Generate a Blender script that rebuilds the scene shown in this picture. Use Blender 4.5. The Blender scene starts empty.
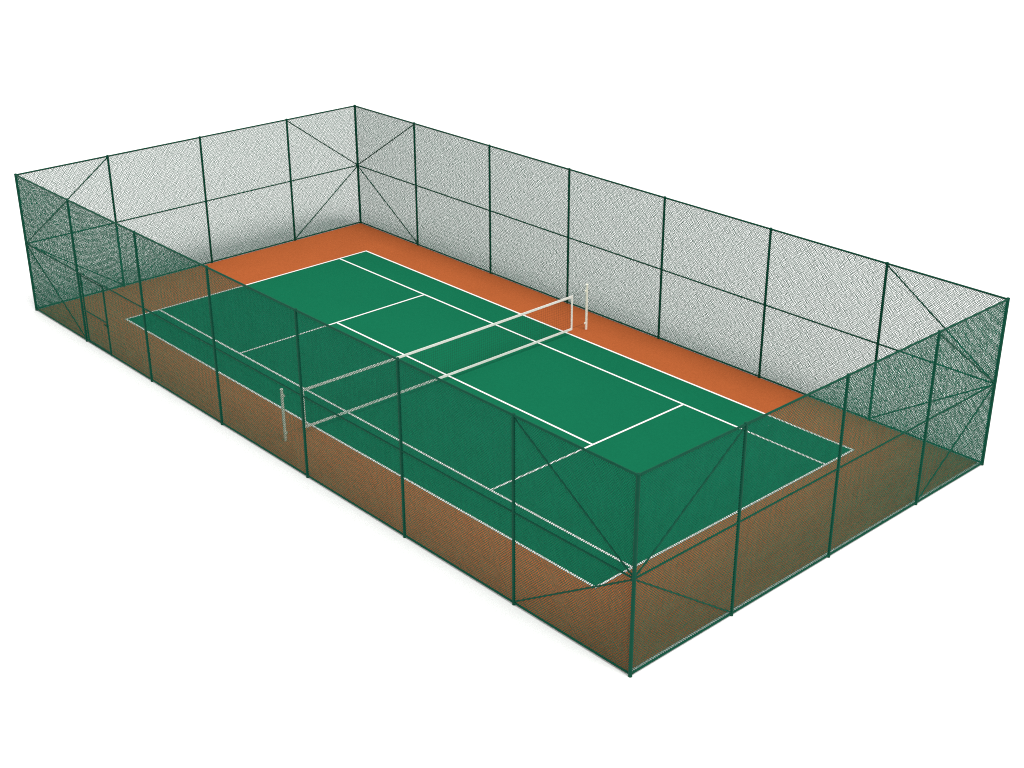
import bpy, math, random
import numpy as np
from mathutils import Matrix, Vector

random.seed(7)
rng = np.random.default_rng(11)
sc = bpy.context.scene
col = sc.collection

# ------------------------------------------------------------------ measured layout (metres)
XP = [-15.160, -11.17, -6.58, -2.23, 2.38, 6.88, 11.20, 15.126]     # posts along the long sides
YP = [-7.488, -3.90, 0.03, 4.07, 7.517]                             # posts along the short sides
X0, X1, Y0, Y1 = XP[0], XP[-1], YP[0], YP[-1]
H = 5.206
HM = 2.600
CL, CW = 12.05, 5.485            # half length / half width of the outer court lines
SW, SV = 4.122, 6.545            # inner side line / service line
NX, NYC, NW = 0.055, -0.229, 5.714
NZB, NZT = 0.226, 1.463
NPY, NPZ = 6.454, 1.728


# ------------------------------------------------------------------ materials
def mat(name, base, rough=0.6, spec=0.3, var=0.0, scale=8.0, bump=0.0, bscale=200.0, metallic=0.0, scale2=None):
    m = bpy.data.materials.new(name)
    m.use_nodes = True
    nt = m.node_tree
    b = nt.nodes['Principled BSDF']
    b.inputs['Roughness'].default_value = rough
    b.inputs['Specular IOR Level'].default_value = spec
    b.inputs['Metallic'].default_value = metallic
    b.inputs['Base Color'].default_value = (*base, 1)
    tc = nt.nodes.new('ShaderNodeTexCoord')
    if var:
        n = nt.nodes.new('ShaderNodeTexNoise')
        n.inputs['Scale'].default_value = scale
        n.inputs['Detail'].default_value = 6
        n.inputs['Roughness'].default_value = 0.65
        nt.links.new(tc.outputs['Object'], n.inputs['Vector'])
        fac = n.outputs['Fac']
        if scale2:
            n2 = nt.nodes.new('ShaderNodeTexNoise')
            n2.inputs['Scale'].default_value = scale2
            n2.inputs['Detail'].default_value = 3
            nt.links.new(tc.outputs['Object'], n2.inputs['Vector'])
            mx = nt.nodes.new('ShaderNodeMath'); mx.operation = 'ADD'
            nt.links.new(n.outputs['Fac'], mx.inputs[0]); nt.links.new(n2.outputs['Fac'], mx.inputs[1])
            mh = nt.nodes.new('ShaderNodeMath'); mh.operation = 'MULTIPLY'; mh.inputs[1].default_value = 0.5
            nt.links.new(mx.outputs[0], mh.inputs[0])
            fac = mh.outputs[0]
        r = nt.nodes.new('ShaderNodeValToRGB')
        r.color_ramp.elements[0].position = 0.3
        r.color_ramp.elements[1].position = 0.7
        r.color_ramp.elements[0].color = (*[c * (1 - var) for c in base], 1)
        r.color_ramp.elements[1].color = (*[min(1, c * (1 + var)) for c in base], 1)
        nt.links.new(fac, r.inputs['Fac'])
        nt.links.new(r.outputs['Color'], b.inputs['Base Color'])
    if bump:
        n = nt.nodes.new('ShaderNodeTexNoise')
        n.inputs['Scale'].default_value = bscale
        n.inputs['Detail'].default_value = 3
        bp = nt.nodes.new('ShaderNodeBump')
        bp.inputs['Strength'].default_value = bump
        bp.inputs['Distance'].default_value = 0.003
        nt.links.new(tc.outputs['Object'], n.inputs['Vector'])
        nt.links.new(n.outputs['Fac'], bp.inputs['Height'])
        nt.links.new(bp.outputs['Normal'], b.inputs['Normal'])
    return m


M_ground = mat('pale_paving', (0.88, 0.885, 0.89), 0.95, 0.0, 0.02, 0.6)
M_orange = mat('orange_acrylic', (0.395, 0.098, 0.028), 0.9, 0.03, 0.09, 0.35, 0.25, 60, scale2=9.0)
M_green = mat('green_acrylic', (0.0045, 0.132, 0.063), 0.9, 0.03, 0.06, 0.35, 0.25, 60, scale2=9.0)
M_line = mat('white_line_paint', (0.86, 0.86, 0.85), 0.75, 0.2, 0.03, 5.0)
M_post = mat("green_coated_steel", (0.0010, 0.060, 0.033), 0.55, 0.08, 0.10, 3.0)
M_wire = mat('green_coated_wire', (0.0040, 0.118, 0.070), 0.6, 0.08, 0.15, 2.0)
M_netw = mat('white_net_tape', (0.90, 0.90, 0.86), 0.8, 0.2, 0.03, 6.0)
M_cord = mat('black_net_cord', (0.012, 0.016, 0.014), 0.8, 0.1)
M_npost = mat('cream_post_paint', (0.86, 0.87, 0.76), 0.45, 0.4, 0.03, 4.0)
M_metal = mat('grey_galvanised_metal', (0.35, 0.36, 0.36), 0.45, 0.5, 0.1, 20.0, metallic=0.6)


# ------------------------------------------------------------------ mesh helpers
class MB:
    def __init__(s):
        s.v = []; s.f = []

    def box(s, a, b):
        n = len(s.v)
        for x in (a[0], b[0]):
            for y in (a[1], b[1]):
                for z in (a[2], b[2]):
                    s.v.append((x, y, z))
        s.f += [tuple(n + i for i in q) for q in ((0, 1, 3, 2), (4, 6, 7, 5), (0, 4, 5, 1), (2, 3, 7, 6), (0, 2, 6, 4), (1, 5, 7, 3))]

    def tube(s, p, q, r, n=12, cap=True, r2=None):
        p = Vector(p); q = Vector(q); d = (q - p).normalized()
        a = d.orthogonal().normalized() if abs(d.z) < .99 else Vector((1, 0, 0))
        b = d.cross(a)
        k = len(s.v)
        for c, rr in ((p, r), (q, r if r2 is None else r2)):
            for i in range(n):
                t = 2 * math.pi * (i + .5) / n
                s.v.append(tuple(c + rr * (math.cos(t) * a + math.sin(t) * b)))
        for i in range(n):
            j = (i + 1) % n
            s.f.append((k + i, k + j, k + n + j, k + n + i))
        if cap:
            s.f.append(tuple(k + i for i in range(n))[::-1])
            s.f.append(tuple(k + n + i for i in range(n)))

    def sphere(s, c, r, n=12, m=7, zs=1.0, zmin=-1.0):
        k = len(s.v)
        for j in range(m + 1):
            ph = math.asin(zmin) + (math.pi / 2 - math.asin(zmin)) * j / m
            for i in range(n):
                t = 2 * math.pi * i / n
                s.v.append((c[0] + r * math.cos(ph) * math.cos(t), c[1] + r * math.cos(ph) * math.sin(t), c[2] + r * zs * math.sin(ph)))
        for j in range(m):
            for i in range(n):
                i2 = (i + 1) % n
                s.f.append((k + j * n + i, k + j * n + i2, k + (j + 1) * n + i2, k + (j + 1) * n + i))

    def build(s, name, m, parent=None, smooth=True):
        me = bpy.data.meshes.new(name)
        me.from_pydata(s.v, [], s.f)
        me.materials.append(m)
        me.update()
        if smooth:
            me.shade_smooth() if hasattr(me, 'shade_smooth') else None
            try:
                me.set_sharp_from_angle(angle=math.radians(40))
            except Exception:
                pass
        o = bpy.data.objects.new(name, me)
        col.objects.link(o)
        if parent is not None:
            o.parent = parent
            o.matrix_parent_inverse = Matrix.Identity(4)
        return o


def tag(o, label=None, cat=None, group=None, kind=None):
    if label: o['label'] = label
    if cat: o['category'] = cat
    if group: o['group'] = group
    if kind: o['kind'] = kind
    return o


def empty(name, loc=(0, 0, 0), rz=0):
    o = bpy.data.objects.new(name, None)
    o.empty_display_size = 0.3
    o.location = loc
    o.rotation_euler = (0, 0, rz)
    col.objects.link(o)
    return o


# ------------------------------------------------------------------ the setting
g = MB()
g.v = [(-1500, -1500, -0.02), (1500, -1500, -0.02), (1500, 1500, -0.02), (-1500, 1500, -0.02)]
g.f = [(0, 1, 2, 3)]
tag(g.build('ground', M_ground, smooth=False), kind='structure')

s = MB(); s.box((X0 - .01, Y0 + .03, -0.06), (X1 - .165, Y1 + .01, 0.0))
tag(s.build('court_surround', M_orange, smooth=False), kind='structure')


def sheet(mb, x0, x1, y0, y1, z):
    n = len(mb.v)
    mb.v += [(x0, y0, z), (x1, y0, z), (x1, y1, z), (x0, y1, z)]
    mb.f.append((n, n + 1, n + 2, n + 3))


p = MB(); sheet(p, -CL, CL, -CW, CW, 0.004)
tag(p.build('playing_surface', M_green, smooth=False), kind='structure')

lw = 0.072
h_ = lw / 2
ln = MB()
for y in (-CW, CW, -SW, SW):
    sheet(ln, -CL + h_, CL - h_, y - h_, y + h_, 0.008)
sheet(ln, -SV + h_, SV - h_, -h_, h_, 0.008)
for x in (-CL, CL):
    sheet(ln, x - h_, x + h_, -CW - h_, CW + h_, 0.012)
for x in (-SV, SV):
    sheet(ln, x - h_, x + h_, -SW + h_, SW - h_, 0.012)
tag(ln.build('court_lines', M_line, smooth=False), kind='structure')


# ------------------------------------------------------------------ chain-link mesh
PITCH = 0.070
WR = 0.0077
JIT = 0.004           # how unevenly the wires are tensioned


def link_mesh(rects, jit=None):
    """Diagonal woven wires, real 3-sided wires, inside rectangles (a0,a1,z0,z1) in the local x/z plane."""
    V = []; F = []; n0 = 0
    jit = jit or JIT
    for (a0, a1, z0, z1) in rects:
        w = a1 - a0; hh = z1 - z0
        for sgn in (1, -1):
            k0 = int(math.floor(-hh / PITCH)); k1 = int(math.ceil(w / PITCH))
            for k in range(k0, k1 + 1):
                off = (k + 0.5) * PITCH            # x where the wire meets z0
                t0 = max(0.0, -off); t1 = min(hh, w - off)
                if t1 - t0 < 0.02: continue
                ns = max(2, int(math.ceil((t1 - t0) / (PITCH * 1.5))) + 1)
                t = np.linspace(t0, t1, ns)
                xx = off + t; zz = z0 + t
                j = rng.normal(0, jit, ns); j[0] = j[-1] = 0
                lowf = 0.006 * np.sin(t * 2.1 + k * .07) * 0
                px = xx + (j + lowf) * 0.707; pz = zz - (j + lowf) * 0.707
                px = np.clip(px, 0, w)
                px = a0 + px if sgn > 0 else a1 - px
                py = 0.004 * sgn * np.where(np.arange(ns) % 2 == 0, 1.0, -1.0) + rng.normal(0, .0015, ns)
                r = WR
                # cross-section: triangle in the plane spanned by (in-plane normal, y)
                nx, nz = (0.707 * sgn, -0.707)
                ring = [(r * math.cos(a), r * math.sin(a)) for a in (math.pi / 2, math.pi * 7 / 6, math.pi * 11 / 6)]
                vs = np.zeros((ns, 3, 3))
                for q, (c, d) in enumerate(ring):
                    vs[:, q, 0] = px + d * nx; vs[:, q, 1] = py + c; vs[:, q, 2] = pz + d * nz
                    # a flat-bottomed triangle would look thinner from one side: rotate every second wire
                V.append(vs.reshape(-1, 3))
                b = n0 + 3 * np.arange(ns - 1)
                for q in range(3):
                    q2 = (q + 1) % 3
                    F.append(np.stack([b + q, b + q2, b + 3 + q2, b + 3 + q], 1))
                n0 += 3 * ns
    V = np.concatenate(V); F = np.concatenate(F)
    me = bpy.data.meshes.new('mesh_panel')
    me.vertices.add(len(V)); me.vertices.foreach_set('co', V.ravel())
    me.loops.add(F.size); me.loops.foreach_set('vertex_index', F.ravel().astype(np.int32))
    me.polygons.add(len(F))
    me.polygons.foreach_set('loop_start', (4 * np.arange(len(F))).astype(np.int32))
    me.polygons.foreach_set('loop_total', np.full(len(F), 4, np.int32))
    me.update(calc_edges=True)
    me.materials.append(M_wire)
    return me


def add_link(name, me, parent, a):
    o = bpy.data.objects.new(name, me); col.objects.link(o)
    o.parent = parent; o.location = (a, 0, 0)
    return o


PR, RR, BR = 0.042, 0.030, 0.022       # post / rail / brace radii


def post_parts(root, a, corner=False):
    r = 0.050 if corner else PR
    m = MB()
    m.tube((0, 0, -0.05), (0, 0, H - 0.01), r, 16)
    o = m.build('post', M_post, root); o.location = (a, 0, 0)
    c = MB()
    c.tube((0, 0, H - 0.01), (0, 0, H + 0.012), r + .004, 16)
    c.sphere((0, 0, H + 0.012), r + .004, 16, 4, 0.4, 0.0)
    c.build('post_cap', M_post, o)


def fence_run(name, label, origin, rz, stations, own_ends, gate=None):
    """Local x along the run; stations measured from the first one. own_ends: does this run own its corner posts."""
    root = empty(name, origin, rz)
    tag(root, label, 'fence', 'mesh fence sides round the court')
    L = stations[-1]
    e = 0.0 if own_ends else 0.058
    for i, a in enumerate(stations):
        if i in (0, len(stations) - 1):
            if own_ends: post_parts(root, a, True)
        else:
            post_parts(root, a)
    for nm, z, r in (('top_rail', H - 0.02, RR), ('middle_rail', HM, RR * .85), ('bottom_rail', 0.045, RR)):
        m = MB(); m.tube((e, 0, z), (L - e, 0, z), r, 12); m.build(nm, M_post, root)
    for (c, n, sg) in ((0.0, stations[1], 1), (L, stations[-2], -1)):
        for zt in (H - 0.09, 0.10):
            m = MB()
            z0 = HM + (0.05 if zt > HM else -0.05)
            m.tube((c + sg * .05, 0.0, z0), (n - sg * .05, 0.0, zt), BR, 10)
            m.build('brace', M_post, root)
    for i in range(len(stations) - 1):
        a, b = stations[i], stations[i + 1]
        w = b - a - 0.07
        if gate and i == gate[0]:
            g0, g1 = gate[1] - a - .035, gate[2] - a - .035
            rects = [(0, w, HM + .02, H - .03), (g1 + .03, w, .05, HM - .02)]
            if g0 > .1: rects.append((0, g0 - .03, .05, HM - .02))
            me = link_mesh(rects)
        else:
            me = link_mesh([(0, w, 0.05, H - .03)])
        add_link('mesh_panel', me, root, a + .035)
    if gate:
        _, g0, g1 = gate
        m = MB()
        for x in (g0, g1):
            m.tube((x, 0, 0.02), (x, 0, HM - 0.04), 0.03, 12)
        m.tube((g0, 0, 0.10), (g1, 0, 0.10), 0.022, 10)
        m.tube((g0, 0, HM - 0.07), (g1, 0, HM - 0.07), 0.022, 10)
        m.tube((g0, 0, 1.22), (g1, 0, 1.22), 0.026, 10)
        go = m.build('gate', M_post, root)
        go['label'] = 'narrow mesh gate with a cross bar at waist height'
        add_link('gate_mesh', link_mesh([(0, g1 - g0 - .05, .12, HM - .09)]), go, g0 + .025)
        hn = MB()
        hn.box((g1 - .12, -.075, 1.12), (g1 - .02, -.035, 1.17)); hn.tube((g1 - .07, -.035, 1.145), (g1 - .07, .03, 1.145), .01, 8)
        hn.box((g1 - .03, -.05, 1.08), (g1 + .03, .035, 1.14))
        hn.build('handle', M_post, go, smooth=False)
        for z in (.4, 1.3, 2.2):
            hg = MB(); hg.tube((g0 - .05, -.035, z - .05), (g0 - .05, -.035, z + .05), .014, 8); hg.box((g0 - .05, -.04, z - .02), (g0 + .02, -.03, z + .02))
            hg.build('hinge', M_post, go)
    return root


xs = [x - X0 for x in XP]
ys = [y - Y0 for y in YP]
fence_run('mesh_fence', 'long green mesh fence side in front, with a gate near its left end', (X0, Y0, 0), 0, xs, True,
          gate=(1, -10.97 - X0, -9.36 - X0))
JIT = 0.0075; PITCH = 0.060; WR = 0.0083     # closer weave on the two far sides
fence_run('mesh_fence', 'long green mesh fence side at the back, behind the court', (X0, Y1, 0), 0, xs, True)
fence_run('mesh_fence', 'short green mesh fence side at the far left end of the court', (X0, Y0, 0), math.pi / 2, ys, False)
JIT = 0.004; PITCH = 0.070; WR = 0.0077
fence_run('mesh_fence', 'short green mesh fence side at the near right end of the court', (X1, Y0, 0), math.pi / 2, ys, False)

# ------------------------------------------------------------------ net
net = empty('tennis_net', (NX, NYC, 0))
tag(net, 'low white-taped net stretched across the middle of the green court', 'net')
bh = 0.041
for nm, z in (('top_band', NZT), ('bottom_band', NZB)):
    m = MB()
    N = 24
    for i in range(N):                      # slight sag between the posts
        y0 = -NW + 2 * NW * i / N; y1 = -NW + 2 * NW * (i + 1) / N
        sg = lambda y: -0.02 * (1 - (y / NW) ** 2)
        n = len(m.v)
        for y in (y0, y1):
            for x in (-.008, .008):
                for dz in (-bh, bh):
                    m.v.append((x, y, z + dz + sg(y)))
        m.f += [tuple(n + k for k in q) for q in ((0, 4, 5, 1), (2, 3, 7, 6), (1, 5, 7, 3), (0, 2, 6, 4))]
        if i == 0: m.f.append((n, n + 1, n + 3, n + 2))
        if i == N - 1: m.f.append((n + 4, n + 6, n + 7, n + 5))
    m.build(nm, M_netw, net, smooth=False)
for y in (-NW, NW):
    m = MB(); m.box((-.011, y - .035, NZB - bh + .004), (.011, y + .035, NZT + bh + .002)); m.build('side_tape', M_netw, net, smooth=False)
m = MB()
q = -NW + .06
while q < NW - .03:
    m.tube((0, q, NZB), (0, q, NZT - .02), 0.0022, 3, False); q += .09
zz = NZB + .08
while zz < NZT - .05:
    m.tube((0, -NW, zz), (0, NW, zz), 0.0022, 3, False); zz += .09
m.build('netting', M_cord, net)
for sy in (-1, 1):
    for z in (NZT, NZB + .03):
        m = MB(); m.tube((0, sy * NW, z), (0, sy * (NPY - .07), z if z < 1 else 1.50), .0035, 6); m.build('tie_cord', M_cord, net)

def net_post(sy, label):
    r = empty('net_post', (NX, NYC + sy * NPY, 0))
    tag(r, label, 'net post', 'posts at the ends of the net')
    m = MB(); m.tube((0, 0, 0), (0, 0, NPZ - .02), .044, 20); m.build('pole', M_npost, r)
    m = MB(); m.tube((0, 0, NPZ - .02), (0, 0, NPZ + .01), .052, 20); m.sphere((0, 0, NPZ + .01), .052, 20, 4, .35, 0); m.build('cap', M_npost, r)
    for z in (0.26, 1.50):
        m = MB()
        m.box((-.02, -sy * .04 - .012, z - .035), (.02, -sy * .04 + .012, z + .035))
        m.tube((-.014, -sy * .075, z), (.014, -sy * .075, z), .028, 14)
        m.build('rope_hook', M_npost, r)
    m = MB(); m.tube((0, 0, .001), (0, 0, .012), .075, 20); m.build('floor_collar', M_orange, r)

net_post(-1, 'cream net post nearest the viewer, by the front side of the court')
net_post(1, 'cream net post at the far end of the net, before the back fence')

# ------------------------------------------------------------------ light
w = bpy.data.worlds.new('World'); sc.world = w; w.use_nodes = True
bg = w.node_tree.nodes['Background']
bg.inputs['Color'].default_value = (1.0, 1.0, 1.0, 1)
bg.inputs['Strength'].default_value = 0.92
sd = bpy.data.lights.new('sun', 'SUN'); sd.energy = 2.5; sd.angle = math.radians(30); sd.color = (1.0, 0.97, 0.93)
so = bpy.data.objects.new('sun', sd); col.objects.link(so)
el, az = math.radians(65), math.radians(-6)        # comes from +X, slightly from +Y
d = Vector((math.cos(el) * math.cos(az), math.cos(el) * math.sin(az), math.sin(el)))
so.rotation_euler = (-d).to_track_quat('-Z', 'Y').to_euler()
so.location = (10, 0, 20)

# ------------------------------------------------------------------ camera
yaw, pit, rol = 2.403063986525757, 0.43571918659061987, -0.002282768716672041
f = Vector((math.cos(pit) * math.cos(yaw), math.cos(pit) * math.sin(yaw), -math.sin(pit)))
r = f.cross(Vector((0, 0, 1))).normalized(); u = r.cross(f)
r2 = math.cos(rol) * r + math.sin(rol) * u; u2 = -math.sin(rol) * r + math.cos(rol) * u
cd = bpy.data.cameras.new('camera'); co = bpy.data.objects.new('camera', cd); col.objects.link(co)
mw = Matrix.Identity(4)
for i in range(3):
    mw[i][0] = r2[i]; mw[i][1] = u2[i]; mw[i][2] = -f[i]
mw.translation = Vector((32.589626829, -27.003394268, 19.459285185))
co.matrix_world = mw
cd.sensor_width = 36; cd.lens = 1398.385 / 1024 * 36
cd.clip_start = 0.1; cd.clip_end = 5000
sc.camera = co

sc.view_settings.view_transform = 'Standard'
sc.view_settings.look = 'None'
sc.view_settings.exposure = 0
sc.view_settings.gamma = 1
sc.render.resolution_x = 1024; sc.render.resolution_y = 768

sc.cycles.use_denoising = False        # keeps the fine woven wire crisp
sc.cycles.use_adaptive_sampling = False
sc.cycles.filter_width = 1.1
